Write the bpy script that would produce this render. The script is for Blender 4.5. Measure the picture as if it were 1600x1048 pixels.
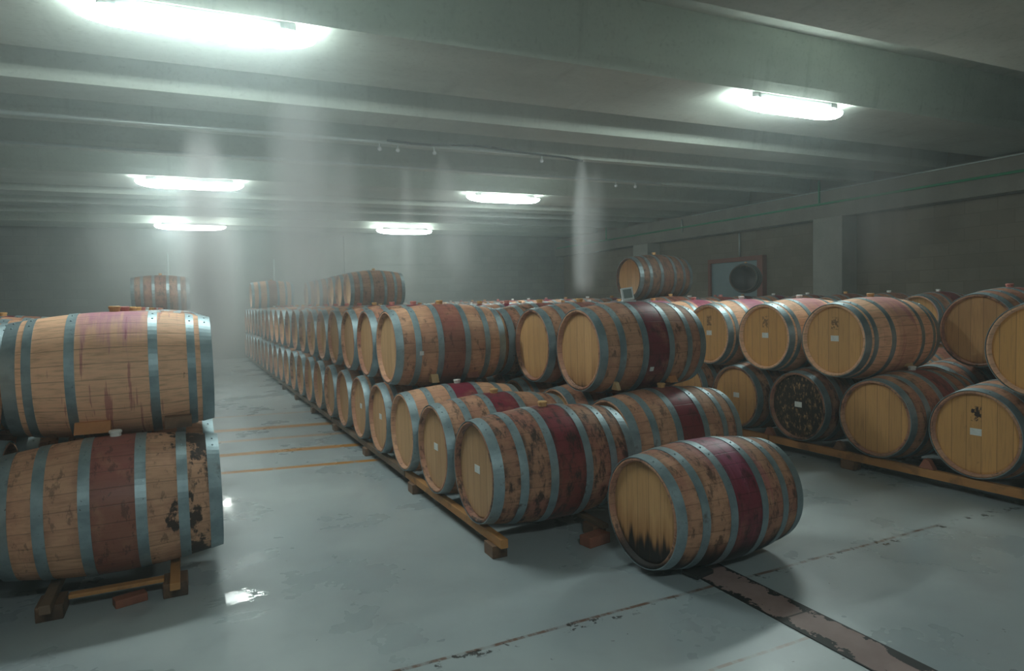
import bpy, bmesh, math, random
from mathutils import Vector, Matrix
random.seed(7)
for o in list(bpy.data.objects): bpy.data.objects.remove(o)
S = bpy.context.scene
COL = S.collection
PI = math.pi

# ------------------------------------------------------------------ camera, world, exposure
F_PX, YAW, PITCH, ROLL, CAM_H = 1036.0, 25.3, -3.04, 1.5, 1.42
y_, p_, r_ = map(math.radians, (YAW, PITCH, ROLL))
fw = Vector((math.sin(y_)*math.cos(p_), math.cos(y_)*math.cos(p_), math.sin(p_)))
rt = Vector((math.cos(y_), -math.sin(y_), 0)); up = rt.cross(fw)
rt2 = rt*math.cos(r_) - up*math.sin(r_); up2 = up*math.cos(r_) + rt*math.sin(r_)
cd = bpy.data.cameras.new('camera'); cam = bpy.data.objects.new('camera', cd); COL.objects.link(cam)
cd.sensor_width = 36; cd.lens = F_PX/1600*36; cd.clip_start = .05; cd.clip_end = 200
cam.matrix_world = Matrix(((rt2.x, up2.x, -fw.x, 0), (rt2.y, up2.y, -fw.y, 0), (rt2.z, up2.z, -fw.z, CAM_H), (0, 0, 0, 1)))
S.camera = cam
W = bpy.data.worlds.new('world'); S.world = W; W.use_nodes = True
W.node_tree.nodes['Background'].inputs[0].default_value = (.55, .75, .72, 1)
W.node_tree.nodes['Background'].inputs[1].default_value = 0.0
S.view_settings.view_transform = 'Standard'; S.view_settings.look = 'None'
S.view_settings.gamma = 1; S.view_settings.exposure = 2.05
S.cycles.max_bounces = 6; S.cycles.volume_bounces = 1; S.cycles.diffuse_bounces = 4
S.cycles.volume_step_rate = 1.0; S.cycles.volume_max_steps = 56
S.cycles.use_denoising = True
LAMP_POWER = 17.0
LAMP_COL = (.845, 1.0, .965)
HAZE = .009

# ------------------------------------------------------------------ node helpers
class NT:
    def __init__(s, name):
        s.m = bpy.data.materials.new(name); s.m.use_nodes = True
        s.t = s.m.node_tree; s.t.nodes.clear(); s.L = s.t.links
        s.out = s.t.nodes.new('ShaderNodeOutputMaterial')
    def n(s, kind, **kw):
        a = s.t.nodes.new(kind)
        for k, v in kw.items(): setattr(a, k, v)
        return a
    def put(s, sock, v):
        if isinstance(v, bpy.types.NodeSocket): s.L.new(v, sock)
        elif v is not None:
            if isinstance(v, tuple) and sock.type == 'RGBA' and len(v) == 3: v = v + (1,)
            sock.default_value = v
    def M(s, op, a, b=None, c=None, clamp=False):
        x = s.n('ShaderNodeMath', operation=op, use_clamp=clamp)
        s.put(x.inputs[0], a); s.put(x.inputs[1], b); s.put(x.inputs[2], c)
        return x.outputs[0]
    def ss(s, v, lo, hi, a=0.0, b=1.0):
        x = s.n('ShaderNodeMapRange', interpolation_type='SMOOTHSTEP')
        for i, q in enumerate((v, lo, hi, a, b)): s.put(x.inputs[i], q)
        return x.outputs[0]
    def mix(s, f, a, b, mode='MIX'):
        x = s.n('ShaderNodeMix', data_type='RGBA', blend_type=mode)
        s.put(x.inputs[0], f); s.put(x.inputs[6], a); s.put(x.inputs[7], b)
        return x.outputs[2]
    def attr(s, name):
        return s.n('ShaderNodeAttribute', attribute_type='OBJECT', attribute_name=name).outputs['Fac']
    def coord(s): return s.n('ShaderNodeTexCoord').outputs['Object']
    def xyz(s, v):
        x = s.n('ShaderNodeSeparateXYZ'); s.put(x.inputs[0], v); return x.outputs
    def vec(s, a, b, c):
        x = s.n('ShaderNodeCombineXYZ'); s.put(x.inputs[0], a); s.put(x.inputs[1], b); s.put(x.inputs[2], c); return x.outputs[0]
    def noise(s, v, scale, detail=4, rough=.6, w=None, dist=0):
        x = s.n('ShaderNodeTexNoise', noise_dimensions='4D' if w is not None else '3D')
        s.put(x.inputs['Vector'], v); s.put(x.inputs['Scale'], scale); s.put(x.inputs['Detail'], detail)
        s.put(x.inputs['Roughness'], rough); s.put(x.inputs['Distortion'], dist)
        if w is not None: s.put(x.inputs['W'], w)
        return x.outputs[0]
    def bsdf(s, col, rough=.6, metal=0, height=None, bump=.3, dist=.01, spec=.5, coat=0):
        b = s.n('ShaderNodeBsdfPrincipled')
        s.put(b.inputs['Base Color'], col); s.put(b.inputs['Roughness'], rough); s.put(b.inputs['Metallic'], metal)
        s.put(b.inputs['Specular IOR Level'], spec); s.put(b.inputs['Coat Weight'], coat)
        if height is not None:
            q = s.n('ShaderNodeBump'); q.inputs['Strength'].default_value = bump; q.inputs['Distance'].default_value = dist
            s.put(q.inputs['Height'], height); s.L.new(q.outputs[0], b.inputs['Normal'])
        s.L.new(b.outputs[0], s.out.inputs[0]); return s.m

R0, RH, LEN = .341, .292, .94       # bilge radius, head radius, length

def stave_material():
    s = NT('oak_staves'); x, y, z = s.xyz(s.coord()); seed = s.attr('seed')
    z = s.M('SUBTRACT', z, R0)
    ang = s.M('ARCTAN2', z, y); sv = s.M('MULTIPLY_ADD', ang, 26/(2*PI), seed)
    idx = s.M('FLOOR', sv); fr = s.M('FRACT', sv)
    wn = s.n('ShaderNodeTexWhiteNoise', noise_dimensions='2D'); s.put(wn.inputs[0], s.vec(idx, seed, 0)); wn = wn.outputs[0]
    seam = s.M('MINIMUM', fr, s.M('SUBTRACT', 1, fr)); seam = s.ss(seam, .01, .05, 1, 0)
    p = s.vec(x, y, z)
    grain = s.noise(s.vec(s.M('MULTIPLY', x, 3), s.M('MULTIPLY', y, 30), s.M('MULTIPLY', z, 30)), 2.5, 5, .6, w=seed)
    blotch = s.noise(p, 4.5, 4, .62, w=seed)
    ring = s.noise(s.vec(s.M('MULTIPLY', x, 22), y, z), 3.0, 4, .7, w=s.M('ADD', seed, 5))
    dirt = s.noise(s.vec(s.M('MULTIPLY', x, 14), s.M('MULTIPLY', y, 6), s.M('MULTIPLY', z, 6)), 1.6, 6, .72, w=s.M('ADD', seed, 9))
    age = s.attr('age')
    col = s.mix(age, (.88, .50, .31, 1), (.42, .205, .122, 1))
    col = s.mix(s.M('MULTIPLY', wn, s.M('MULTIPLY_ADD', age, .26, .07)), col, (.17, .07, .035, 1))
    col = s.mix(s.ss(grain, .42, .75, 0, .45), col, (.22, .10, .048, 1))
    col = s.mix(s.M('MULTIPLY', s.ss(blotch, .42, .62), s.M('MULTIPLY', age, .62)), col, (.27, .075, .062, 1))
    # spilt wine round the middle band
    ax = s.M('ABSOLUTE', s.M('ADD', x, s.M('MULTIPLY', s.M('SUBTRACT', ring, .5), .02)))
    band = s.ss(ax, .105, .13, 1, 0)
    wine = s.attr('wine')
    cover = s.M('MULTIPLY', band, s.M('MULTIPLY', wine, s.ss(s.noise(p, 6, 4, .6, w=s.M('ADD', seed, 3)), .25, .52, .55, 1)), clamp=True)
    winecol = s.mix(s.attr('purple'), (.175, .036, .026, 1), (.13, .006, .030, 1))
    winecol = s.mix(s.ss(z, -.05, .33), winecol, s.mix(.5, winecol, (.23, .010, .045, 1)))
    col = s.mix(cover, col, winecol)
    # purple splash about the bung hole, with runs down the side
    run = s.noise(s.vec(s.M('MULTIPLY', x, 28), s.M('MULTIPLY', y, 2.0), s.M('MULTIPLY', z, 2.0)), 1.2, 4, .6, w=s.M('ADD', seed, 1.7))
    splash = s.M('MULTIPLY', s.ss(s.M('ADD', z, s.M('MULTIPLY', s.M('SUBTRACT', run, .5), .55)), .12, .33), s.ss(s.M('ABSOLUTE', x), .10, .22, 1, 0))
    col = s.mix(s.M('MULTIPLY', splash, s.attr('splash')), col, (.46, .15, .27, 1))
    runs = s.M('MULTIPLY', s.ss(run, .57, .61), s.ss(s.M('ABSOLUTE', x), .25, .33, 1, 0))
    col = s.mix(s.M('MULTIPLY', runs, s.M('MULTIPLY', s.attr('splash'), .75)), col, (.36, .07, .10, 1))
    # mould, old dirt and the seams
    hx = s.M('ABSOLUTE', x); near = 1.0
    for h_ in (.088, .142, .268, .322, .405):
        near = s.M('MINIMUM', near, s.M('ABSOLUTE', s.M('SUBTRACT', hx, h_)))
    hd = s.M('MULTIPLY', s.ss(near, .004, .030, 1, 0), s.ss(s.noise(s.vec(s.M('MULTIPLY', x, 5), s.M('MULTIPLY', y, 9), s.M('MULTIPLY', z, 9)), 1.7, 4, .7, w=s.M('ADD', seed, 6)), .42, .62))
    d = s.M('MAXIMUM', s.ss(dirt, s.M('SUBTRACT', .64, s.M('MULTIPLY', age, .17)), .62), s.M('MULTIPLY', hd, s.M('MULTIPLY', age, .8)))
    col = s.mix(s.M('MULTIPLY', d, s.M('MULTIPLY', age, .92)), col, (.025, .014, .012, 1))
    col = s.mix(s.M('MULTIPLY', seam, .36), col, (.035, .015, .010, 1))
    # black worn patches with ragged edges, and general soot
    pt = s.noise(s.vec(s.M('MULTIPLY', x, 7), s.M('MULTIPLY', y, 5), s.M('MULTIPLY', z, 5)), 1.0, 5, .7, w=s.M('ADD', seed, 12))
    pm = s.ss(s.M('MULTIPLY_ADD', s.M('SUBTRACT', x, .05), s.attr('patch'), pt), .66, .72)
    col = s.mix(s.M('MULTIPLY', pm, .93), col, (.018, .012, .011, 1))
    col = s.mix(s.M('MULTIPLY', s.attr('soot'), .85), col, (.045, .035, .026, 1))
    wet = s.ss(s.M('ADD', z, s.M('MULTIPLY', s.M('SUBTRACT', s.noise(s.vec(s.M('MULTIPLY', x, 5), y, 0), 2.2, 3, .5, w=seed), .5), .18)), -.24, -.10, 1, 0)  # black underside: mostly shade painted into the stave colour, with some wet stain
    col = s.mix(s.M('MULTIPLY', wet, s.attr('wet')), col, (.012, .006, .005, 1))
    h = s.M('SUBTRACT', s.M('MULTIPLY', grain, .3), seam)
    return s.bsdf(col, s.M('MULTIPLY_ADD', cover, -.2, .62), 0, h, .25, .003, .35)

def head_material():
    s = NT('oak_head'); x, y, z = s.xyz(s.coord()); seed = s.attr('seed')
    z = s.M('SUBTRACT', z, R0)
    sv = s.M('MULTIPLY_ADD', y, 10.5, seed); idx = s.M('FLOOR', sv); fr = s.M('FRACT', sv)
    seam = s.ss(s.M('MINIMUM', fr, s.M('SUBTRACT', 1, fr)), .006, .03, 1, 0)
    wn = s.n('ShaderNodeTexWhiteNoise', noise_dimensions='2D'); s.put(wn.inputs[0], s.vec(idx, seed, 0)); wn = wn.outputs[0]
    grain = s.noise(s.vec(0, s.M('MULTIPLY', y, 40), s.M('MULTIPLY', z, 2.5)), 2.2, 5, .6, w=seed)
    fleck = s.noise(s.vec(0, s.M('MULTIPLY', y, 16), s.M('MULTIPLY', z, 9)), 2.4, 6, .7, w=s.M('ADD', seed, 4))
    age = s.attr('age')
    col = s.mix(s.attr('gold'), s.mix(age, (.66, .42, .23, 1), (.48, .29, .165, 1)), (.69, .35, .11, 1))
    col = s.mix(s.M('MULTIPLY', wn, .28), col, (.30, .155, .055, 1))
    col = s.mix(s.ss(grain, .45, .8, 0, .5), col, (.24, .12, .05, 1))
    g = s.attr('grime')
    col = s.mix(s.M('MULTIPLY', s.ss(fleck, s.M('SUBTRACT', .70, s.M('MULTIPLY', g, .40)), s.M('SUBTRACT', .80, s.M('MULTIPLY', g, .30))), s.M('MULTIPLY_ADD', g, .8, .2, clamp=True)), col, (.020, .012, .008, 1))
    # cooper's burnt mark above the middle
    cx = s.M('ABSOLUTE', y); cz = s.M('ABSOLUTE', s.M('SUBTRACT', z, .135))
    box = s.M('MULTIPLY', s.ss(cx, .028, .036, 1, 0), s.ss(cz, .045, .055, 1, 0))
    mk = s.M('MULTIPLY', box, s.ss(s.noise(s.vec(0, y, z), 38, 3, .6, w=seed), .46, .52))
    col = s.mix(s.M('MULTIPLY', mk, s.attr('mark')), col, (.035, .015, .012, 1))
    # dark seep rising from the lower edge in points
    tip = s.noise(s.vec(0, s.M('MULTIPLY', y, 13), s.M('MULTIPLY', z, 1.0)), 1.6, 3, .55, w=s.M('ADD', seed, 2))
    lim = s.M('ADD', z, s.M('MULTIPLY', s.M('SUBTRACT', .5, tip), .36))
    seep = s.attr('seep')
    sp = s.ss(lim, s.M('SUBTRACT', seep, .36), s.M('SUBTRACT', seep, .27), 1, 0)
    col = s.mix(s.ss(lim, s.M('SUBTRACT', seep, .33), s.M('SUBTRACT', seep, .12), .55, 0), col, (.22, .07, .015, 1))
    col = s.mix(sp, col, (.010, .006, .005, 1))
    col = s.mix(s.M('MULTIPLY', seam, .6), col, (.06, .025, .01, 1))
    return s.bsdf(col, .55, 0, s.M('SUBTRACT', s.M('MULTIPLY', grain, .2), seam), .2, .002, .35)

def hoop_material():
    s = NT('galvanised_hoop'); c = s.coord(); seed = s.attr('seed')
    n = s.noise(c, 9, 4, .6, w=seed); f = s.noise(c, 60, 3, .6, w=seed)
    col = s.mix(s.ss(n, .3, .7), (.22, .285, .31, 1), (.34, .42, .45, 1))
    col = s.mix(s.ss(f, .66, .72, 0, .6), col, (.06, .05, .045, 1))
    col = s.mix(s.M('MULTIPLY', s.ss(n, .6, .72), s.attr('age')), col, (.15, .12, .10, 1))
    col = s.mix(s.M('MULTIPLY', s.attr('soot'), .75), col, (.07, .075, .07, 1))
    return s.bsdf(col, s.M('MULTIPLY_ADD', n, .25, .36), .65, spec=.4)

def flat(name, col, rough=.6, metal=0, var=.12, scale=12, dark=(.02, .015, .01), dk=0.0, bump=.1):
    s = NT(name); c = s.coord(); n = s.noise(c, scale, 5, .6)
    q = s.mix(s.ss(n, .35, .7, 0, var), col + (1,), tuple(v*.35 for v in col) + (1,))
    if dk: q = s.mix(s.ss(s.noise(c, scale*.4, 5, .65), .5, .62, 0, dk), q, dark + (1,))
    return s.bsdf(q, rough, metal, n, bump, .003)

def timber(name, c1, c2, dk):
    s = NT(name); x, y, z = s.xyz(s.coord())
    g = s.noise(s.vec(s.M('MULTIPLY', x, 22), s.M('MULTIPLY', y, 2), s.M('MULTIPLY', z, 22)), 1.6, 5, .6)
    b = s.noise(s.vec(x, y, z), 3.2, 5, .65)
    col = s.mix(g, c1 + (1,), c2 + (1,)); col = s.mix(s.ss(b, .5, .62, 0, dk), col, (.03, .015, .01, 1))
    return s.bsdf(col, .6, 0, g, .2, .003)

def concrete(name, c1, c2, scale=1.0, streak=(1, 1, 1), rough=.8):
    s = NT(name); x, y, z = s.xyz(s.coord())
    v = s.vec(s.M('MULTIPLY', x, streak[0]), s.M('MULTIPLY', y, streak[1]), s.M('MULTIPLY', z, streak[2]))
    n = s.noise(v, scale, 6, .6); f = s.noise(s.vec(x, y, z), 28, 4, .6); st = s.noise(s.vec(s.M('MULTIPLY', x, 7), y, s.M('MULTIPLY', z, .6)), .9, 4, .6)
    col = s.mix(s.ss(n, .3, .7), c1 + (1,), c2 + (1,)); col = s.mix(s.ss(f, .5, .8, 0, .35), col, tuple(q*.5 for q in c1) + (1,))
    col = s.mix(s.ss(st, .55, .75, 0, .3), col, tuple(q*.6 for q in c1) + (1,))
    return s.bsdf(col, rough, 0, f, .15, .004, .3)

def block_wall(name, c1, c2, axis):
    s = NT(name); x, y, z = s.xyz(s.coord())
    u = y if axis == 'y' else x
    b = s.n('ShaderNodeTexBrick'); s.put(b.inputs['Vector'], s.vec(u, z, 0))
    for k, v in {'Scale': 1.0, 'Mortar Size': .007, 'Brick Width': .5, 'Row Height': .22, 'Bias': -.2}.items(): b.inputs[k].default_value = v
    b.inputs['Color1'].default_value = c1 + (1,); b.inputs['Color2'].default_value = c2 + (1,)
    b.inputs['Mortar'].default_value = tuple(q*.75 for q in c1) + (1,)
    n = s.noise(s.vec(x, y, z), .7, 6, .65); f = s.noise(s.vec(x, y, z), 25, 4, .6)
    col = s.mix(s.ss(n, .42, .62, 0, .5), b.outputs[0], tuple(q*.6 for q in c1) + (1,))
    col = s.mix(s.ss(f, .5, .8, 0, .3), col, tuple(q*.5 for q in c1) + (1,))
    return s.bsdf(col, .85, 0, s.M('SUBTRACT', f, s.M('MULTIPLY', b.outputs[1], 2)), .2, .006, .25)

def floor_material():
    s = NT('painted_floor'); c = s.coord(); x, y, z = s.xyz(c)
    n = s.noise(c, .55, 5, .6); n2 = s.noise(c, 3.5, 5, .65); sc = s.noise(s.vec(s.M('MULTIPLY', x, 2.0), s.M('MULTIPLY', y, 5), 0), 6.0, 5, .7)
    col = s.mix(s.ss(n, .35, .65), (.30, .345, .365, 1), (.385, .425, .43, 1))
    col = s.mix(s.ss(n2, .45, .75, 0, .4), col, (.27, .28, .30, 1))
    chips = s.M('MULTIPLY', s.ss(sc, .70, .72), s.ss(s.noise(c, 1.3, 3, .5), .42, .56))
    col = s.mix(s.M('MULTIPLY', chips, .85), col, (.035, .025, .018, 1))
    sp = s.noise(c, 17, 4, .7); col = s.mix(s.ss(sp, .705, .72, 0, .8), col, (.03, .022, .018, 1))
    wob = s.M('MULTIPLY', s.M('SUBTRACT', s.noise(c, 1.4, 3, .6), .5), .035)
    def line(v, at, w, x0, x1, colr, amt, br, colin, fall=.15):
        d = s.M('ABSOLUTE', s.M('SUBTRACT', s.M('ADD', v, wob), at))
        m = s.M('MULTIPLY', s.ss(d, w*.5, w, 1, 0), s.M('MULTIPLY', s.ss(x, x0-fall, x0), s.ss(x, x1, x1+fall, 1, 0)))
        m = s.M('MULTIPLY', m, s.ss(s.noise(s.vec(s.M('MULTIPLY', x, 3), y, 0), 4, 4, .7), br, br+.2, .25, 1))
        return s.mix(s.M('MULTIPLY', m, amt), colin, colr)
    col = line(y, 2.46, .014, .3, 3.9, (.13, .05, .02, 1), .9, .4, col)
    col = line(y, 1.90, .012, 1.2, 2.3, (.24, .11, .04, 1), .6, .4, col)
    for at, w, a in ((8.25, .09, .75), (7.55, .06, .45), (6.85, .07, .85), (6.10, .045, .8), (9.3, .05, .3)):
        col = line(s.M('MULTIPLY_ADD', x, .18, y), at+.1, w*1.3, .15, 1.38, (.46, .20, .035, 1), min(1, a*1.25), .25, col)
    chipl = s.M('MULTIPLY', s.ss(s.M('ABSOLUTE', s.M('SUBTRACT', y, 2.44)), .05, .02), s.ss(s.noise(c, 13, 4, .7), .56, .6))
    col = s.mix(s.M('MULTIPLY', chipl, .9), col, (.02, .014, .012, 1))
    rough = s.ss(s.noise(c, 1.1, 5, .6), .35, .65, .24, .42)
    wob2 = s.noise(s.vec(s.M('MULTIPLY', x, 2), s.M('MULTIPLY', y, 6), 0), 7, 4, .65)
    for px, py, rx, ry in ((.11, 3.47, .12, .08), (.11, 3.24, .10, .05), (.13, 5.1, .035, .32)):
        ex = s.M('DIVIDE', s.M('SUBTRACT', x, px), rx); ey = s.M('DIVIDE', s.M('SUBTRACT', y, py), ry)
        q = s.M('ADD', s.M('SQRT', s.M('ADD', s.M('MULTIPLY', ex, ex), s.M('MULTIPLY', ey, ey))), s.M('MULTIPLY', s.M('SUBTRACT', wob2, .5), 3.4))
        rough = s.M('MINIMUM', rough, s.ss(q, .7, 1.1, .05, .5))
    return s.bsdf(col, rough, 0, s.M('ADD', n2, s.M('MULTIPLY', chips, -.6)), .10, .01, .5)

def channel_material():
    s = NT('channel_cover'); c = s.coord(); x, y, z = s.xyz(c)
    n = s.noise(c, 3, 5, .65)
    col = s.mix(s.ss(n, .35, .65), (.30, .205, .19, 1), (.235, .15, .14, 1))
    col = s.mix(s.ss(s.noise(s.vec(x, y, 4), 2.1, 4, .6), .58, .68, 0, .7), col, (.22, .085, .035, 1))
    e = s.M('ABSOLUTE', s.M('SUBTRACT', x, 0)); j = s.noise(c, 11, 4, .75); k = s.noise(s.vec(x, y, 7), 2.5, 2, .5)
    lim = s.M('ADD', e, s.M('MULTIPLY', s.ss(s.M('MULTIPLY', j, k), .22, .36), .05))
    col = s.mix(s.ss(lim, .094, .101), col, (.006, .005, .005, 1))
    jt = s.M('ABSOLUTE', s.M('SUBTRACT', s.M('FRACT', s.M('MULTIPLY', y, 1.35)), .5))
    col = s.mix(s.ss(jt, .490, .496, 0, .8), col, (.02, .014, .012, 1))
    return s.bsdf(col, .6, 0, n, .15, .005)

def emissive(name, col, strength):
    s = NT(name); e = s.n('ShaderNodeEmission'); e.inputs[0].default_value = col + (1,); e.inputs[1].default_value = strength
    s.L.new(e.outputs[0], s.out.inputs[0]); return s.m

def volume_material(name, dens, col, plume=None, aniso=.35, bank=None, fade=.5):
    s = NT(name); v = s.n('ShaderNodeVolumeScatter'); v.inputs['Color'].default_value = col + (1,)
    v.inputs['Anisotropy'].default_value = aniso
    if plume:
        # a soft fall of mist: dense along its axis, thinning outwards and at both ends
        tc = s.n('ShaderNodeTexCoord').outputs['Generated']; x, y, z = s.xyz(tc)
        fx = s.M('MULTIPLY_ADD', x, 2, -1); fy = s.M('MULTIPLY_ADD', y, 2, -1)
        r = s.M('SQRT', s.M('ADD', s.M('MULTIPLY', fx, fx), s.M('MULTIPLY', fy, fy)))
        grow = s.M('MULTIPLY_ADD', s.M('MINIMUM', s.M('MULTIPLY', s.M('SUBTRACT', 1, z), 2.6), 1), 1-plume, plume)
        q = s.ss(s.M('DIVIDE', r, grow), 0.0, .98, 1, 0)
        q = s.M('MULTIPLY', q, s.M('MULTIPLY', s.ss(z, 0, fade), s.ss(z, .9, 1, 1, .35)))
        oc = s.coord(); ox, oy, oz = s.xyz(oc)
        nn = s.noise(s.vec(s.M('MULTIPLY', ox, 3), s.M('MULTIPLY', oy, 3), s.M('MULTIPLY', oz, .5)), 1.5, 2, .5)
        q = s.M('MULTIPLY', q, s.ss(nn, .3, .65, .45, 1.2))
        s.put(v.inputs['Density'], s.M('MULTIPLY', q, dens))
    elif bank:
        # the mist lies thickest over the left aisle towards the far end
        x, y, z = s.xyz(s.coord())
        q = s.M('MULTIPLY', s.ss(s.M('ABSOLUTE', s.M('SUBTRACT', x, 1.3)), .5, 4.8, 1, 0), s.M('MAXIMUM', s.ss(y, 6.0, 14.0), s.M('MULTIPLY', s.ss(z, 1.6, 3.3), s.ss(y, 1.5, 6, 0, .9))))
        q = s.M('MULTIPLY', q, s.ss(s.noise(s.vec(x, y, s.M('MULTIPLY', z, .3)), .6, 2, .5), .3, .7, .5, 1.3))
        s.put(v.inputs['Density'], s.M('MULTIPLY_ADD', q, bank, dens))
    else: v.inputs['Density'].default_value = dens
    s.L.new(v.outputs[0], s.out.inputs['Volume'])
    return s.m

# ------------------------------------------------------------------ object helpers
def link(name, bm, mats, parent=None, loc=None, smooth=False, bevel=0):
    if bevel: bmesh.ops.bevel(bm, geom=bm.edges[:], offset=bevel, segments=2, affect='EDGES', profile=.6)
    bmesh.ops.recalc_face_normals(bm, faces=bm.faces[:])
    me = bpy.data.meshes.new(name); bm.to_mesh(me); bm.free()
    for m in (mats if isinstance(mats, (list, tuple)) else [mats]): me.materials.append(m)
    if smooth:
        for f in me.polygons: f.use_smooth = True
    return link_me(name, me, parent, loc)
def link_me(name, me, parent=None, loc=None):
    o = bpy.data.objects.new(name, me); COL.objects.link(o)
    if parent: o.parent = parent
    if loc: o.location = loc
    return o
def empty(name, loc, rz=0):
    o = bpy.data.objects.new(name, None); COL.objects.link(o); o.location = loc; o.rotation_euler = (0, 0, rz)
    o.empty_display_size = .1; return o
def tag(o, label=None, cat=None, group=None, kind=None):
    if label: o['label'] = label
    if cat: o['category'] = cat
    if group: o['group'] = group
    if kind: o['kind'] = kind
    return o
def box(bm, x0, x1, y0, y1, z0, z1, mi=0):
    v = [bm.verts.new(p) for p in ((x0,y0,z0),(x1,y0,z0),(x1,y1,z0),(x0,y1,z0),(x0,y0,z1),(x1,y0,z1),(x1,y1,z1),(x0,y1,z1))]
    fs = []
    for f in ((0,3,2,1),(4,5,6,7),(0,1,5,4),(1,2,6,5),(2,3,7,6),(3,0,4,7)):
        q = bm.faces.new([v[i] for i in f]); q.material_index = mi; fs.append(q)
    return fs
def bx(*a):
    bm = bmesh.new(); box(bm, *a); return bm
def lathe(bm, prof, seg, z0=0, mi=0, smooth=True, closed=True):
    """revolve (x, r) pairs about the x axis raised to z0; r == 0 closes with a point"""
    rings = []
    for x, r in prof:
        if r == 0: rings.append([bm.verts.new((x, 0, z0))])
        else: rings.append([bm.verts.new((x, r*math.cos(2*PI*i/seg), z0+r*math.sin(2*PI*i/seg))) for i in range(seg)])
    pairs = list(zip(rings, rings[1:])) + ([(rings[-1], rings[0])] if closed else [])
    for a, b in pairs:
        for i in range(seg):
            j = (i+1) % seg
            vs = [a[0], b[j], b[i]] if len(a) == 1 else ([a[i], a[j], b[0]] if len(b) == 1 else [a[i], a[j], b[j], b[i]])
            f = bm.faces.new(vs); f.material_index = mi; f.smooth = smooth
def tube(bm, p0, p1, r, seg=10):
    a, b = Vector(p0), Vector(p1); d = (b-a).normalized()
    u = d.orthogonal().normalized(); w = d.cross(u)
    A = [bm.verts.new(a + (u*math.cos(2*PI*i/seg)+w*math.sin(2*PI*i/seg))*r) for i in range(seg)]
    B = [bm.verts.new(b + (u*math.cos(2*PI*i/seg)+w*math.sin(2*PI*i/seg))*r) for i in range(seg)]
    for i in range(seg):
        f = bm.faces.new((A[i], A[(i+1)%seg], B[(i+1)%seg], B[i])); f.smooth = True
    bm.faces.new(A[::-1]); bm.faces.new(B)

# ------------------------------------------------------------------ materials
M_ST, M_HD, M_HP = stave_material(), head_material(), hoop_material()
M_BUNG = {'tan': flat('bung_cork', (.62, .34, .13), .6), 'white': flat('bung_silicone', (.75, .75, .72), .4), 'pink': flat('bung_stained', (.55, .20, .17), .6)}
M_LABEL = flat('label_paper', (.72, .74, .72), .5, var=.25, scale=60)
M_RAIL = timber('pine_rail', (.50, .235, .07), (.36, .15, .045), .45)
M_RAILD = timber('dark_rail', (.20, .12, .07), (.12, .07, .04), .6)
M_BLOCK = timber('block_timber', (.22, .11, .055), (.10, .05, .028), .7)
M_WEDGE = timber('wedge_orange', (.52, .22, .075), (.42, .16, .06), .15)
M_WEDGE2 = timber('wedge_pale', (.60, .42, .22), (.50, .32, .16), .1)
M_WEDGE3 = timber('wedge_red', (.30, .10, .055), (.22, .07, .04), .3)
M_CEIL = concrete('ceiling_concrete', (.35, .385, .34), (.46, .50, .445), .8, (1, 1, 1))
M_BEAM = concrete('beam_concrete', (.37, .41, .36), (.48, .525, .465), 1.2, (.5, 1, 1))
M_WR = block_wall('block_wall_brown', (.235, .195, .15), (.185, .150, .115), 'y')
M_WB = block_wall('block_wall_grey', (.23, .235, .215), (.19, .19, .175), 'x')
M_COLM = concrete('column_concrete', (.27, .265, .235), (.33, .325, .29), 2.0)
M_LEDGE = concrete('ledge_concrete', (.20, .185, .155), (.25, .235, .20), 2.0)
M_FLOOR, M_CHAN = floor_material(), channel_material()
M_GREEN = flat('green_pipe_paint', (.02, .27, .12), .4)
M_GALV = flat('galvanised_conduit', (.50, .56, .54), .4, .5)
M_DOOR = flat('door_grey_blue', (.17, .24, .26), .5, scale=4)
M_FRAME = flat('door_frame_red', (.20, .045, .028), .6, scale=6)
M_BODY = flat('lamp_housing', (.55, .57, .56), .5)
M_TUBE = emissive('lamp_diffuser', LAMP_COL, LAMP_POWER)
M_BLACK = flat('black_cable', (.02, .02, .02), .6)
M_CLIP = flat('clip_board', (.20, .23, .22), .4)
M_WHITE = flat('white_plastic', (.70, .72, .72), .4)

# ------------------------------------------------------------------ the setting
XL, XR, YF, YB, ZC = -5.8, 11.5, -4.0, 20.0, 4.05
def struct(name, bm, m, **k): return tag(link(name, bm, m, **k), kind='structure')
struct('floor', bx(XL-.2, XR+.2, YF-.2, YB+.2, -.15, 0), M_FLOOR)
struct('ceiling', bx(XL-.2, XR+.2, YF-.2, YB+.2, ZC, ZC+.15), M_CEIL)
struct('wall_left', bx(XL-.2, XL, YF, YB, 0, ZC), M_WR)
struct('wall_right', bx(XR, XR+.2, YF, YB, 0, ZC), M_WR)
struct('wall_back', bx(XL-.2, XR+.2, YB, YB+.2, 0, ZC), M_WB)
struct('wall_front', bx(XL-.2, XR+.2, YF-.2, YF, 0, ZC), M_WB)
tn = [0]
def trim(bm, m, **k):
    tn[0] += 1; return struct('trim_%d' % tn[0], bm, m, **k)
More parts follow.
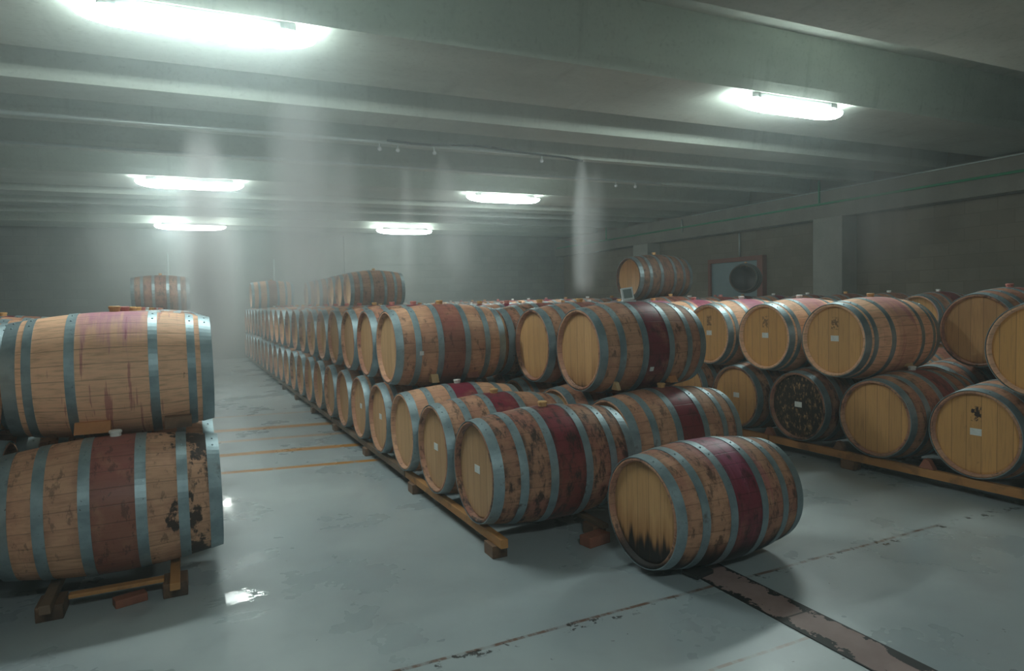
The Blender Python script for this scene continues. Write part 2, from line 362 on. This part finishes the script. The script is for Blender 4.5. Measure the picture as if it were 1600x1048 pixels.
# precast ceiling beams running across the hall; each is tapered and hangs from the soffit
def beam(y0, y1, zb=3.45, slope=.10):
    bm = bmesh.new(); x0, x1 = XL, XR
    pr = [(y0, zb), (y1, zb), (y1+.03, zb+.10), (y1+slope, ZC), (y0-slope, ZC), (y0-.03, zb+.10)]
    A = [bm.verts.new((x0, a, b)) for a, b in pr]; B = [bm.verts.new((x1, a, b)) for a, b in pr]
    for i in range(6): bm.faces.new((A[i], A[(i+1)%6], B[(i+1)%6], B[i]))
    bm.faces.new(A); bm.faces.new(B[::-1]); trim(bm, M_BEAM)
for a, b in ((-1.36, -.16), (.67, 1.21), (2.66, 3.68), (5.04, 6.24), (7.07, 7.61), (8.40, 8.56), (9.84, 9.97),
             (11.50, 12.75), (13.47, 14.0), (14.8, 14.95), (16.2, 16.33), (17.84, 19.0)): beam(a, b)
# ledge that carries the beams along the right wall, columns beneath it
trim(bx(XR-.32, XR, YF, YB, 2.86, 3.42), M_LEDGE, bevel=.01)
for yc in (2.72, 9.05, 15.05): trim(bx(XR-.42, XR, yc-.33, yc+.33, 0, 2.86), M_COLM, bevel=.012)
trim(bx(4.0, 4.6, YB-.10, YB, 0, 3.45), M_WB)
trim(bx(XL, XR, YB-.04, YB, 2.60, 2.66), M_WB)
# brown-pink channel cover let into the floor in front of the barrels
o = trim(bx(-.105, .105, -4.0, .0, 0, .004), M_CHAN); o.location = (2.32, 2.80, 0)
# cold store door in the right wall
d = tag(empty('door_1', (XR-.001, 11.8, 0)), kind='structure')
link('door_panel', bx(-.08, -.002, -.68, .82, 0, 2.18), M_DOOR, d, bevel=.01)
fb = bmesh.new(); box(fb, -.13, -.002, -.84, -.68, 0, 2.28); box(fb, -.13, -.002, .82, .9, 0, 2.28); box(fb, -.13, -.002, -.68, .82, 2.18, 2.28)
link('door_frame', fb, M_FRAME, d)

# ------------------------------------------------------------------ ceiling lamps
def lamp(x, y, label):
    t = tag(empty('ceiling_lamp', (x, y, 3.45 if y > 0 else 3.45)), label, 'lamp', 'fluorescent ceiling lamps')
    hb = bmesh.new(); box(hb, -.62, .62, -.075, .075, -.06, 0)
    link('lamp_housing', hb, M_BODY, t, bevel=.012)
    bm = bmesh.new(); seg = 12
    prof = [(-.77, .012), (-.745, .038), (-.68, .062), (-.56, .080), (-.40, .088), (.40, .088), (.56, .080), (.68, .062), (.745, .038), (.77, .012)]
    rings = [[bm.verts.new((px, r*math.cos(PI+PI*i/seg), -.062 - .023*r/.088*(0 if i in (0, seg) else 1)+r*.95*math.sin(PI+PI*i/seg))) for i in range(seg+1)] for px, r in prof]
    for a, b in zip(rings, rings[1:]):
        for i in range(seg): bm.faces.new((a[i], a[i+1], b[i+1], b[i])).smooth = True
        bm.faces.new((a[0], b[0], b[-1], a[-1]))
    bm.faces.new(rings[0]); bm.faces.new(rings[-1][::-1])
    link('lamp_diffuser', bm, M_TUBE, t)
    for sx in (-1, 1): link('end_clip', bx(sx*.52-.012, sx*.52+.012, -.084, .084, -.055, -.01), M_GALV, t)
for x, y, l in ((.12, 5.13, 'largest ceiling lamp, glowing white at the top left'),
                (5.74, 5.13, 'white glowing ceiling lamp at upper right, alone on its side'),
                (.00, 11.62, 'white glowing ceiling lamp on the left, upper of the two above the mist'),
                (5.40, 11.62, 'white glowing ceiling lamp right of the centre, nearer of the far pair'),
                (-.05, 17.6, 'small hazy ceiling lamp on the left, lower of the two above the aisle'),
                (5.18, 17.6, 'small hazy ceiling lamp near the centre, farthest from the camera'),
                (.08, -1.27, 'ceiling lamp above the near left barrels, behind the viewpoint')):
    lamp(x, y, l)

# ------------------------------------------------------------------ barrels
def rad(x, off=0): return R0 - (R0-RH)*(abs(x)/(LEN/2))**1.85 + off
XS = [-.47, -.445, -.41, -.36, -.30, -.24, -.18, -.12, -.06, 0, .06, .12, .18, .24, .30, .36, .41, .445, .47]
HOOPS = {1: [-.440, -.295, -.115, .115, .295, .440], 2: [-.440, -.365, -.185, .185, .365, .440]}
HW = {.440: .030, .295: .024, .365: .020, .115: .024, .185: .022}
def stave_bm(seg):
    bm = bmesh.new(); croze = .042
    prof = [(x, rad(x)) for x in XS]
    prof[0] = (-.47, rad(.47)-.006); prof[-1] = (.47, rad(.47)-.006)
    prof = [(-.47+croze, 0), (-.47+croze, RH-.022), (-.47, RH-.020)] + prof + [(.47, RH-.020), (.47-croze, RH-.022), (.47-croze, 0)]
    lathe(bm, prof, seg, R0, closed=False); return bm
def hoop_bm(xc, w, seg, rivets=True):
    bm = bmesh.new(); a, b = xc-w, xc+w; t = .0032
    lathe(bm, [(a, rad(a, -.001)), (a, rad(a, t)), (b, rad(b, t)), (b, rad(b, -.001))], seg, R0, smooth=False)
    if rivets:
        for dy in (-.035, .035):
            an = PI*.62 + dy/R0; r = rad(xc, t)
            c = Vector((xc, r*math.cos(an), R0+r*math.sin(an)))
            bmesh.ops.create_icosphere(bm, subdivisions=1, radius=.0055, matrix=Matrix.Translation(c))
    return bm
def head_bm(side, seg):
    bm = bmesh.new(); x0 = -.47+.030; pr = [(x0+.011, 0), (x0+.011, RH-.0225), (x0+.004, RH-.0225), (x0, RH-.034), (x0, 0)]
    if side > 0: pr = [(-x, r) for x, r in pr]
    lathe(bm, pr, seg, R0, smooth=False, closed=False); return bm
def bung_bm():
    bm = bmesh.new(); n = 14; rs = ((.026, -.012), (.026, .014), (.030, .016), (.030, .026), (.024, .030))
    R = [[bm.verts.new((r*math.cos(2*PI*i/n), r*math.sin(2*PI*i/n), 2*R0+h)) for i in range(n)] for r, h in rs]
    for a, b in zip(R, R[1:]):
        for i in range(n): bm.faces.new((a[i], a[(i+1)%n], b[(i+1)%n], b[i]))
    bm.faces.new(R[0][::-1]); bm.faces.new(R[-1]); return bm
def mesh_of(name, bm, mats):
    bmesh.ops.recalc_face_normals(bm, faces=bm.faces[:])
    me = bpy.data.meshes.new(name); bm.to_mesh(me); bm.free()
    for m in mats: me.materials.append(m)
    return me
ME = {'staves': mesh_of('staves', stave_bm(72), [M_ST]), 'head-1': mesh_of('head', head_bm(-1, 64), [M_HD]), 'head1': mesh_of('head', head_bm(1, 64), [M_HD])}
for v in HOOPS:
    for xc in HOOPS[v]: ME['hoop%g' % xc] = mesh_of('hoop', hoop_bm(xc, HW[abs(xc)], 72), [M_HP])
for k, m in M_BUNG.items(): ME['bung'+k] = mesh_of('bung', bung_bm(), [m])
lb = bmesh.new(); box(lb, -.4420, -.4385, -.036, .036, R0-.010, R0+.036); ME['label'] = mesh_of('paper_label', lb, [M_LABEL])
def far_mesh(var, bung):
    bm = stave_bm(36)
    for f in bm.faces:
        c = f.calc_center_median()
        if abs(c.x) < .4285 and math.hypot(c.y, c.z-R0) < RH-.03: f.material_index = 1
        if abs(abs(c.x)-.428) < .001: f.material_index = 1
    for xc in HOOPS[var]:
        n0 = len(bm.faces); b2 = hoop_bm(xc, HW[abs(xc)], 36, False); me = bpy.data.meshes.new('t'); b2.to_mesh(me); b2.free()
        bm.from_mesh(me); bm.faces.ensure_lookup_table()
        for f in bm.faces[n0:]: f.material_index = 2
    n0 = len(bm.faces); b2 = bung_bm(); me = bpy.data.meshes.new('t'); b2.to_mesh(me); b2.free(); bm.from_mesh(me); bm.faces.ensure_lookup_table()
    for f in bm.faces[n0:]: f.material_index = 3
    return mesh_of('oak_barrel', bm, [M_ST, M_HD, M_HP, M_BUNG[bung]])
FAR = {(v, b): far_mesh(v, b) for v in (1, 2) for b in M_BUNG}
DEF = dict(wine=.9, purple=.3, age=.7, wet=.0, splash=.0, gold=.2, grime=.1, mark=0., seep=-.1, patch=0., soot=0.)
def barrel(xa, y, zc, label, group, var=1, bung='tan', paper=False, rz=0., far=None, tilt=0, roll=0, **kw):
    """xa = x of the left head plane, y = axis, zc = axis height"""
    P = dict(DEF); P.update(kw); seed = round(random.uniform(0, 60), 3)
    for k in ('wine', 'age'): P[k] = max(0, min(1, P[k]*random.uniform(.85, 1.12)))
    cx = xa + LEN/2*math.cos(rz); cy = y + LEN/2*math.sin(rz)
    if far is None: far = math.hypot(cx, cy) > 8.0
    props = dict(P, seed=seed)
    loc = (cx, cy, zc-R0)
    if far:
        o = link_me('oak_barrel', FAR[(var, bung)], None, loc); o.rotation_euler = (0, 0, rz)
        for k, v in props.items(): o[k] = float(v)
        return tag(o, label, 'barrel', group)
    t = tag(empty('oak_barrel', loc, rz), label, 'barrel', group)
    parts = [('staves', 'staves'), ('head', 'head-1'), ('head', 'head1')] + [('hoop', 'hoop%g' % xc) for xc in HOOPS[var]]
    if bung: parts.append(('bung', 'bung'+bung))
    if paper: parts.append(('paper_label', 'label'))
    for nm, k in parts:
        c = link_me(nm, ME[k], t)
        for a, v in props.items(): c[a] = float(v)
        if roll and nm != 'x':
            Mx = Matrix.Translation((0, 0, R0)) @ Matrix.Rotation(roll, 4, 'X') @ Matrix.Translation((0, 0, -R0)); c.matrix_local = Mx
    return t

ORD = ['nearest', 'second', 'third', 'fourth', 'fifth', 'sixth', 'seventh', 'eighth', 'ninth', 'tenth', 'eleventh', 'twelfth', 'thirteenth', 'fourteenth',
       'fifteenth', 'sixteenth', 'seventeenth', 'eighteenth', 'nineteenth', 'twentieth', 'twenty-first', 'twenty-second', 'twenty-third', 'twenty-fourth', 'twenty-fifth']
ZROW = {'K': (.44, 1.06), 'L': (.445, 1.075), 'A': (.435, 1.065), 'B': (.44, 1.05), 'C': (.445, 1.03), 'D': (.47, 1.08), 'E': (.44, 1.05), 'F': (.44, 1.05)}
PROW = {'C': .716, 'D': .716}
PG = .700
SL = -.018; RZ = .018
def rowx(x0, y0, y): return x0 + SL*(y-y0)
# the near barrels the photograph shows plainly: (row, tier, index) -> how they differ
A, B, C, D, L = 'A', 'B', 'C', 'D', 'L'
SPEC = {
 (L, 0, 0): dict(wine=.80, purple=.05, age=.55, splash=0, patch=.55, bung='white', var=1, label='weathered barrel with a broad red-brown band and a black patch, lowest at the near left', seed=3),
 (L, 1, 0): dict(wine=.04, purple=1, age=.0, splash=.8, bung='tan', var=2, label='pale clean barrel with pink wine runs, stacked on the near left stack'),
 (A, 0, 0): dict(wine=.95, purple=.05, age=.95, patch=.1, paper=True, bung='tan', label='front barrel of the long middle row, dark red band and white label, on orange rail'),
 (A, 0, 1): dict(wine=.95, purple=.3, age=.7, paper=True, bung='tan', label='lower barrel just behind the front one of the middle row, small white label on head'),
 (A, 0, 2): dict(wine=1, purple=.6, age=.5, bung='white', label='third lower barrel of the middle row, white bung in its crimson band'),
 (A, 1, 2): dict(wine=.75, purple=.25, age=.6, bung='tan', label='nearest upper barrel of the long middle row, small white tag near its front hoops'),
 (B, 0, 0): dict(wine=1, purple=.2, age=.75, bung='tan', label='barrel with crimson band and tan bung, ground tier, right behind the loose barrel', gold=.3, grime=.3),
 (B, 1, 0): dict(wine=1, purple=.55, age=.62, bung='tan', gold=.45, seep=.06, label='central upper barrel with a small framed gauge on top and dark seep on its head'),
 (B, 1, 1): dict(wine=.7, purple=.3, age=.7, bung='tan', gold=.5, label='upper barrel left of the gauge barrel, dark gap on its left', seep=.0),
 (C, 0, 1): dict(wine=.7, purple=.2, age=.75, gold=.9, grime=.25, mark=1, paper=True, label='lower barrel at the far right with a burnt mark, paper label and sooty lower head'),
 (C, 0, 2): dict(wine=.8, purple=.2, age=.7, gold=.75, grime=.05, bung='white', label='lower barrel with a plain clean tan head, right of the blackened one'),
 (C, 0, 3): dict(wine=.2, purple=.2, age=1, gold=.4, grime=1.0, soot=.3, paper=True, label='barrel with an almost black mouldy head and white label, ground tier on the right'),
 (C, 0, 4): dict(wine=.4, purple=.2, age=.95, soot=.3, gold=.75, grime=.3, paper=True, label='small brown-headed lower barrel with two specks of white, left of the blackened one'),
 (C, 1, 0): dict(wine=.2, purple=.8, age=.15, gold=1, grime=.12, label='upper barrel cut off by the right edge of the picture, golden head stained pink below', var=2),
 (C, 1, 2): dict(wine=.2, purple=1, age=.0, splash=.45, gold=.75, mark=.7, paper=True, bung='tan', var=2, label='upper barrel on the right with a pale full head, yellow dot mark and white label'),
 (C, 1, 3): dict(wine=.35, purple=1, age=.0, splash=.5, gold=.95, mark=.6, paper=True, bung='white', var=2, label='upper barrel with white bung and golden head, left of the one with the palest head'),
 (C, 1, 4): dict(wine=.9, purple=1, age=.08, splash=.6, gold=.9, mark=.6, paper=True, bung='white', var=2, label='upper barrel with bright steel hoops and purple band, third from the right in its line'),
 (D, 1, 1): dict(wine=.5, purple=.7, age=.75, gold=.55, grime=.15, bung='pink', var=1, label='upper barrel with a dull brown head, behind the one cut off at the right edge'),
}
NAMES = {'K': 'far left row', L: 'left row', A: 'long middle row', B: 'second middle row', C: 'right aisle row',
         D: 'second right row', 'E': 'inner right row', 'F': 'wall-side row'}
ROWS = {  # x0 at y0, first lower y, count lower, upper indices (index i sits between lower i and i+1)
 'K': (-1.86, 3.0, 3.62, 6, range(0, 5)),
 L: (-.87, 3.6, 3.88, 22, range(0, 21)),
 A: (1.395, 3.5, 3.53, 23, range(2, 22)),
 B: (2.46, 3.7, 3.75, 22, range(0, 21)),
 C: (4.63, 3.5, 1.94, 24, [i for i in range(0, 23) if i != 1]),
 D: (5.66, 3.2, 2.86-.712, 22, [0, 1] + list(range(7, 21))),
 'E': (6.80, 3.2, 4.6, 14, range(4, 13)),
 'F': (8.62, 4.9, 4.6, 14, [1, 2, 3, 4, 5, 6, 7, 8, 9, 10, 11, 12]),
}
spot = {}
for r, (x0, y0, yl, n, ups) in ROWS.items():
    for tier in (0, 1):
        ks = list(range(n)) if tier == 0 else list(ups)
        for i in ks:
            y = yl + PROW.get(r, PG)*(i + (.5 if tier else 0))
            if y > 19.4: continue
            z = ZROW[r][tier]
            sp = dict(SPEC.get((r, tier, i), {}))
            sp.pop('seed', None)
            if not sp:
                fresh = r == 'C' and tier == 1 and i < 9
                sp = dict(wine=random.choice([.4, .8, .9, 1]), purple=random.random(), age=random.uniform(.05, .3) if fresh else random.uniform(.45, .95),
                          splash=random.choice([0, .4, .8]) if fresh else 0, gold=random.uniform(.6, 1) if r in 'CDEF' else random.uniform(.1, .4),
                          grime=random.uniform(0, .3), mark=random.random() if r == 'C' else 0, var=2 if fresh or random.random() < .3 else 1,
                          bung=random.choice(['tan', 'pink', 'tan', 'white']), seep=random.choice([-.1, -.1, 0, .03]), paper=r == 'A' and tier == 0 and i < 5)
            tn_ = 'upper' if tier else 'lower'
            shown = ks.index(i)
            lab = sp.pop('label', None)
            if lab is None:
                lab = ('hooped oak' if i < 13 else 'small hazy') + ' barrel, %s from front, %s tier of the %s' % (ORD[shown], tn_, NAMES[r])
            grp = ('hazy %s barrels at the far end of the %s' if i >= 13 else '%s barrels of the %s') % (tn_, NAMES[r])
            barrel(rowx(x0, y0, y), y, z, lab, grp, rz=RZ, **sp)
            spot[(r, tier, i)] = (rowx(x0, y0, y), y, z)
# third tier barrels lying on top, far off in the haze
def top(r, i, label, **kw):
    x0, y0, yl, n, ups = ROWS[r]; y = yl + PROW.get(r, PG)*(i+1)
    kw.setdefault('rz', RZ)
    return barrel(rowx(x0, y0, y)+kw.pop('dx', 0), y, 2*ZROW[r][1]-ZROW[r][0], label, 'third tier barrels in the haze', **kw)
top(L, 13, 'brownish barrel on top of the left row, alone under the left lamps', age=.8, wine=.15, gold=.3, soot=.3)
top(A, 18, 'pinkish hazy barrel on top of the middle row at the end of the aisle', age=.1, wine=.8, purple=.2)
top(B, 10, 'nearest of the hazy top-tier barrels above the middle rows', age=.6, wine=.2, soot=.3)
top(B, 11, 'second of the hazy top-tier barrels above the middle rows', age=.6, wine=.2, soot=.3)
top(B, 12, 'third of the hazy top-tier barrels above the middle rows', age=.6, wine=.2, soot=.3, var=2)
top(B, 14, 'fourth of the hazy top-tier barrels above the middle rows', age=.6, wine=.2, soot=.3)
top(B, 16, 'rearmost of the hazy top-tier barrels above the middle rows', age=.6, wine=.2, soot=.3)
top(D, 7, 'dark top-tier barrel with a tan head, left of the grey cold store door', age=.95, wine=.3, gold=.6, grime=0, soot=.75)
FB = top('F', 5, 'blackened top-tier barrel in front of the grey cold store door', rz=.66, dx=.1, age=1, wine=.1, gold=.2, grime=1, seep=.6, soot=1, far=True)
FB.scale = (.8, .8, .8); FB.location.z += .115

# the loose barrel standing on the floor ahead of the second middle row
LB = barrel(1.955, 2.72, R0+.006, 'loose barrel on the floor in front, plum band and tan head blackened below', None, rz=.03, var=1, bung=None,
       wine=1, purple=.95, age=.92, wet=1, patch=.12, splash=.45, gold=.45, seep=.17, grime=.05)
LB.scale = (.91, .95, .95); LB.location.x -= .02; LB.location.z = .005

# ------------------------------------------------------------------ racks: rails, blocks, wedges
def rail(x, y0, y1, m, label, group, w=.045, z0=.072, z1=.135):
    o = link('rail', bx(-w/2, w/2, 0, y1-y0, 0, z1-z0), m, loc=(x, y0, z0), bevel=.004)
    o.name = 'wooden_rail'; o.rotation_euler = (0, 0, math.atan(-SL)); return tag(o, label, 'rail', group)
def block(x, y, label, group, sx=.09, sy=.12, z0=0, z1=.072, m=None, rz=0):
    o = link('support_block', bx(-sx/2, sx/2, -sy/2, sy/2, 0, z1-z0), m or M_BLOCK, loc=(x, y, z0), bevel=.005)
    o.rotation_euler = (0, 0, rz); return tag(o, label, 'wood block', group)
rails = {A: [(.05, M_RAIL), (.70, M_RAILD)], B: [(.10, M_RAILD), (.80, M_RAILD)], C: [(.05, M_RAIL), (.80, M_RAILD)], D: [(.10, M_RAILD), (.80, M_RAILD)],
         L: [(.19, M_RAILD), (.71, M_RAIL)], 'K': [(.15, M_RAILD), (.78, M_RAILD)], 'E': [(.10, M_RAILD), (.80, M_RAILD)], 'F': [(.10, M_RAILD), (.80, M_RAILD)]}
side = ['left', 'right']
for r, rl in rails.items():
    x0, y0, yl, n, ups = ROWS[r]
    y_end = min(yl + PROW.get(r, PG)*(n-1), 19.4) + .3
    for si, (dx, m) in enumerate(rl):
        y = yl - (.30 if r in 'A' else .36); k = 0
        while y < y_end - .3:
            y1 = min(y + 2.85, y_end)
            if r == A and si == 0 and k == 0: y1 = y + 1.75
            first = {(A, 0): 'bright orange rail end jutting from under the front barrel of the middle row', (L, 1): 'rail with pale end under the right part of the near left barrel',
                     (C, 0): 'orange rail running from the right picture edge under the right row'}.get((r, si))
            lab = first if (first and k == 0) else '%s rail of the %s, %s length from the front' % (side[si], NAMES[r], ORD[k])
            mm = m if (r != A or si or k == 0) else M_RAILD
            rail(rowx(x0, y0, y)+dx, y, y1-.02, mm, lab, 'rails under the %s' % NAMES[r], z1=min(.14, ZROW[r][0]-rad(min(abs(dx-.47), .47)-.03, .006)))
            y = y1; k += 1
        # blocks on the floor below the rail
        yb = yl - (.20 if r != C else .05) + .02; j = 0
        if r == C: yb = 1.88
        while yb < min(y_end, 12 if r in 'LABC' else 8):
            xb = rowx(x0, y0, yb)+dx
            lab = 'dark block under the %s rail of the %s, %s from front' % (side[si], NAMES[r], ORD[min(j, 24)])
            big = r == L and j == 0
            block(xb, yb, lab, 'blocks under the %s' % NAMES[r], sx=.11 if big else .09, sy=.16 if big else .12)
            yb += 1.42 if r != C else .86*2; j += 1
# extra battens and chocks that show on their own
block(-.41, 3.68, 'thin orange batten lying between the blocks under the near left barrel', None, sx=.40, sy=.05, z0=.072, z1=.092, m=M_RAIL)
block(-.36, 3.66, 'broken dark wood piece on the floor under the near left barrel', None, sx=.14, sy=.07, z0=.0, z1=.040, m=M_WEDGE3, rz=.3)
block(2.02, 3.22, 'rough wood block under the right side of the front middle barrel', None, sx=.16, sy=.09, z0=0, z1=.06, m=M_WEDGE3, rz=.2)
block(2.24, 2.60, 'black chock jammed under the loose barrel beside the floor channel', None, sx=.13, sy=.10, z0=0.005, z1=.026, m=M_BLACK, rz=.2)
def wedge(x, y, z, label, m, sx=.10, h=.075, w=.08, rz=0, group=None):
    bm = bmesh.new(); A_ = [bm.verts.new((-w/2, a, b)) for a, b in ((-sx/2, 0), (sx/2, 0), (sx*.15, h), (-sx*.15, h*.9))]
    B_ = [bm.verts.new((w/2, v.co.y, v.co.z)) for v in A_]
    for i in range(4): bm.faces.new((A_[i], A_[(i+1)%4], B_[(i+1)%4], B_[i]))
    bm.faces.new(A_); bm.faces.new(B_[::-1])
    o = link('wooden_wedge', bm, m, loc=(x, y, z), bevel=.003); o.rotation_euler = (0, 0, rz); return tag(o, label, 'wedge', group)
wedge(-.51, 3.98, .800, 'orange wedge between the two near left barrels, left of the white bung', M_WEDGE, .12, .060, .16)
wedge(-.12, 3.98, .790, 'dark grey wedge between the two near left barrels, right of the white bung', M_BLOCK, .12, .060, .13)
wedge(1.68, 5.03, .784, 'pale square wedge under the nearest upper barrel of the middle row', M_WEDGE2, .10, .07, .06)
wedge(2.02, 5.08, .797, 'reddish wedge under the nearest upper barrel of the middle row, right of the white bung', M_WEDGE3, .12, .07, .10)
wedge(2.62, 3.86, .775, 'small yellow wedge under the left end of the gauge barrel', M_WEDGE2, .08, .06, .03)
wedge(3.10, 3.86, .795, 'orange wedge beside the tan bung under the gauge barrel', M_WEDGE, .08, .05, .07)
wedge(5.20, 3.50, .80, 'pale wedge under the upper barrel with the palest head', M_WEDGE2, .09, .06, .08)
wedge(5.35, 2.80, .80, 'orange wedge on the lower barrel beneath the missing one on the right', M_WEDGE, .09, .05, .06)
for yy, l in ((2.97, 'pinkish chock on the right row rail beside the labelled lower barrel'), (3.68, 'greyish chock on the right row rail below the clean tan head'),
              (4.40, 'reddish chock on the right row rail beside the blackened head'), (2.27, 'reddish chock on the rail at the right picture edge')):
    wedge(rowx(4.63, 3.5, yy)+.055, yy+.02, .135, l, M_WEDGE3 if 'red' in l or 'pink' in l else M_BLOCK, .11, .07, .045)

# little things on the barrels
x, y, z = spot[(B, 1, 0)]
g = tag(empty('gauge', (x+.44, y-.02, z+R0-.004), -.35), 'small upright framed gauge with a grey face, standing on the central upper barrel', 'gauge')
gb = bmesh.new(); box(gb, -.045, .045, -.010, .010, .012, .105); q = link('gauge_frame', gb, M_WHITE, g, bevel=.003); q.rotation_euler = (-.15, -.12, 0)
q = link('gauge_face', bx(-.032, .032, -.0135, -.0095, .026, .092), M_CLIP, g); q.rotation_euler = (-.15, -.12, 0)
link('gauge_foot', bx(-.05, .05, -.03, .03, -.004, .012), M_WHITE, g, bevel=.002)
def tagpaper(r, tier, i, dx, ang, label):
    x, y, z = spot[(r, tier, i)]; rr = rad(dx-LEN/2)+.002
    o = link('paper_tag', bx(-.016, .016, -.002, .002, -.016, .016), M_WHITE, loc=(x+dx, y - rr*math.cos(ang), z + rr*math.sin(ang)))
    o.rotation_euler = (ang, 0, 0); o.rotation_euler = (-(ang), 0, 0); tag(o, label, 'tag')
tagpaper(A, 1, 2, .20, -.12, 'tiny white square tag on the front of the nearest upper barrel of the middle row')
tagpaper(B, 1, 0, .42, -.42, 'tiny white square tag low on the central upper barrel, left of its crimson band')

# ------------------------------------------------------------------ pipes, conduits, nozzles
def pipe(name, pts, r, m, label, cat):
    bm = bmesh.new()
    for a, b in zip(pts, pts[1:]): tube(bm, a, b, r)
    return tag(link(name, bm, m), label, cat)
pipe('mist_pipe', [(XL, 8.16, 3.41), (4.4, 8.16, 3.41)], .022, M_GALV, 'thin pale water pipe crossing under the ceiling, nearer of the two', 'pipe')
pipe('mist_pipe', [(XL, 9.55, 3.41), (7.5, 9.55, 3.41)], .020, M_GALV, 'thin pale water pipe crossing under the ceiling, farther of the two', 'pipe')
cab = [(2.2+i*.28, 8.10-.0*i, 3.425-.02*math.sin(i*1.1)-(.0 if i < 7 else (i-6)**2*.006)) for i in range(11)]
pipe('black_cable', cab, .014, M_BLACK, 'black cable sagging below the nearer ceiling pipe at the centre', 'cable')
pipe('green_pipe', [(XR-.36, 4.0-8+.3, 3.14), (XR-.36, 19.8, 3.14)], .022, M_GREEN, 'long green pipe fixed along the ledge of the right wall', 'pipe')
pipe('green_pipe', [(XR-.36, 9.28, 3.165), (XR-.36, 9.28, 3.60)], .020, M_GREEN, 'short upright green pipe rising above the column on the right wall', 'pipe')
pipe('green_pipe', [(XR-.36, 16.8, 3.165), (XR-.36, 16.8, 3.60)], .020, M_GREEN, 'far upright green pipe on the right wall ledge', 'pipe')
pipe('steel_conduit', [(XR-.35, -3.5, 3.39), (XR-.35, 13, 3.39)], .012, M_GALV, 'thin pale conduit running above the green pipe on the right wall', 'conduit')
pipe('steel_conduit', [(XR-.36, 13.37, 3.02), (XR-.36, 13.37, 3.34)], .018, M_GALV, 'short pale upright conduit crossing the green pipe at the far right wall', 'conduit')
pipe('steel_conduit', [(XR-.03, 11.75, 2.30), (XR-.03, 11.75, 2.84)], .018, M_GALV, 'pale upright conduit ending above the grey door', 'conduit')
pipe('steel_conduit', [(-.65, YB-.09, 2.1), (-.65, YB-.09, 2.9)], .022, M_GALV, 'hazy upright conduit on the back wall behind the left top barrel', 'conduit')
pipe('steel_conduit', [(2.01, YB-.09, 1.9), (2.01, YB-.09, 2.75)], .022, M_GALV, 'hazy upright conduit on the back wall above the pinkish barrel', 'conduit')
def nozzle(x, y, z, label):
    t = tag(empty('spray_nozzle', (x, y, z)), label, 'nozzle', 'mist nozzles')
    bm = bmesh.new(); tube(bm, (0, 0, 0), (0, 0, -.05), .010); link('stem', bm, M_GALV, t)
    bm = bmesh.new(); bmesh.ops.create_icosphere(bm, subdivisions=2, radius=.026, matrix=Matrix.Translation((0, 0, -.065))); link('spray_cap', bm, M_WHITE, t, smooth=True)
nozzle(2.35, 8.16, 3.39, 'white mist nozzle under the nearer ceiling pipe, left of centre')
nozzle(2.12, 8.16, 3.39, 'white mist nozzle under the nearer ceiling pipe, leftmost of the close pair')
nozzle(2.83, 8.16, 3.39, 'mist nozzle above the slanting plume at the centre')
nozzle(4.38, 8.16, 3.39, 'mist nozzle at the right end of the nearer ceiling pipe')
nozzle(6.55, 9.55, 3.39, 'white mist nozzle right of centre, left one of two')
nozzle(6.95, 9.55, 3.39, 'white mist nozzle right of centre, right one of two')

# ------------------------------------------------------------------ mist and haze
hz = tag(link('haze', bx(XL+.01, XR-.01, YF+.01, YB-.01, .01, ZC-.02), volume_material('haze', HAZE, (.87, .99, 1), bank=.085, aniso=.45)), 'thin bluish water haze hanging through the whole hall', 'haze', kind='stuff')
def plume(x, y, z0, z1, r, dens, label, lean=(0, 0), tipr=.25, ry=None, fade=.5):
    bm = bmesh.new(); n = 20; ry = ry or r
    bot = [bm.verts.new((r*math.cos(2*PI*i/n), ry*math.sin(2*PI*i/n), z0-z1)) for i in range(n)]
    tp = [bm.verts.new((r*math.cos(2*PI*i/n), ry*math.sin(2*PI*i/n), 0)) for i in range(n)]
    for i in range(n): bm.faces.new((bot[i], bot[(i+1)%n], tp[(i+1)%n], tp[i]))
    bm.faces.new(bot[::-1]); bm.faces.new(tp)
    o = link('mist_plume', bm, volume_material('mist', dens, (.99, 1, 1), plume=tipr, aniso=.62, fade=fade), loc=(x, y, z1))
    o.rotation_euler = (lean[1], lean[0], 0)
    return tag(o, label, 'mist', kind='stuff')
plume(4.86, 7.9, 1.42, 3.40, .21, 4.2, 'bright narrow fall of mist right of the centre', tipr=.3, fade=.15)
plume(2.90, 8.1, 1.42, 3.34, .36, 1.3, 'slanting fan of mist at the centre below the pipe', lean=(-.12, 0), tipr=.2)
plume(.14, 8.2, .25, 3.40, .46, 4.5, 'broad bright fall of mist above the aisle on the left', tipr=.5)
plume(.95, 6.5, 1.0, 3.40, .44, 3.0, 'pale fall of mist below the largest lamp', tipr=.8)
plume(1.75, 8.4, 1.42, 3.40, .30, 1.7, 'faint upright fall of mist left of the centre', tipr=.6)
plume(-1.4, 12.4, 1.5, 3.3, .6, .6, 'faint slanting mist on the far left', lean=(-.25, 0), tipr=.3)
plume(8.2, 5.9, 1.42, 3.36, .8, .8, 'faint wide fall of mist in front of the right wall', tipr=.8)
plume(2.75, 9.2, 1.42, 3.36, .16, 2.2, 'thin upright streak of mist below the centre lamps', tipr=.7)
plume(5.35, 8.3, 1.42, 3.36, .22, 1.2, 'faint fall of mist just right of the bright narrow one', tipr=.6)
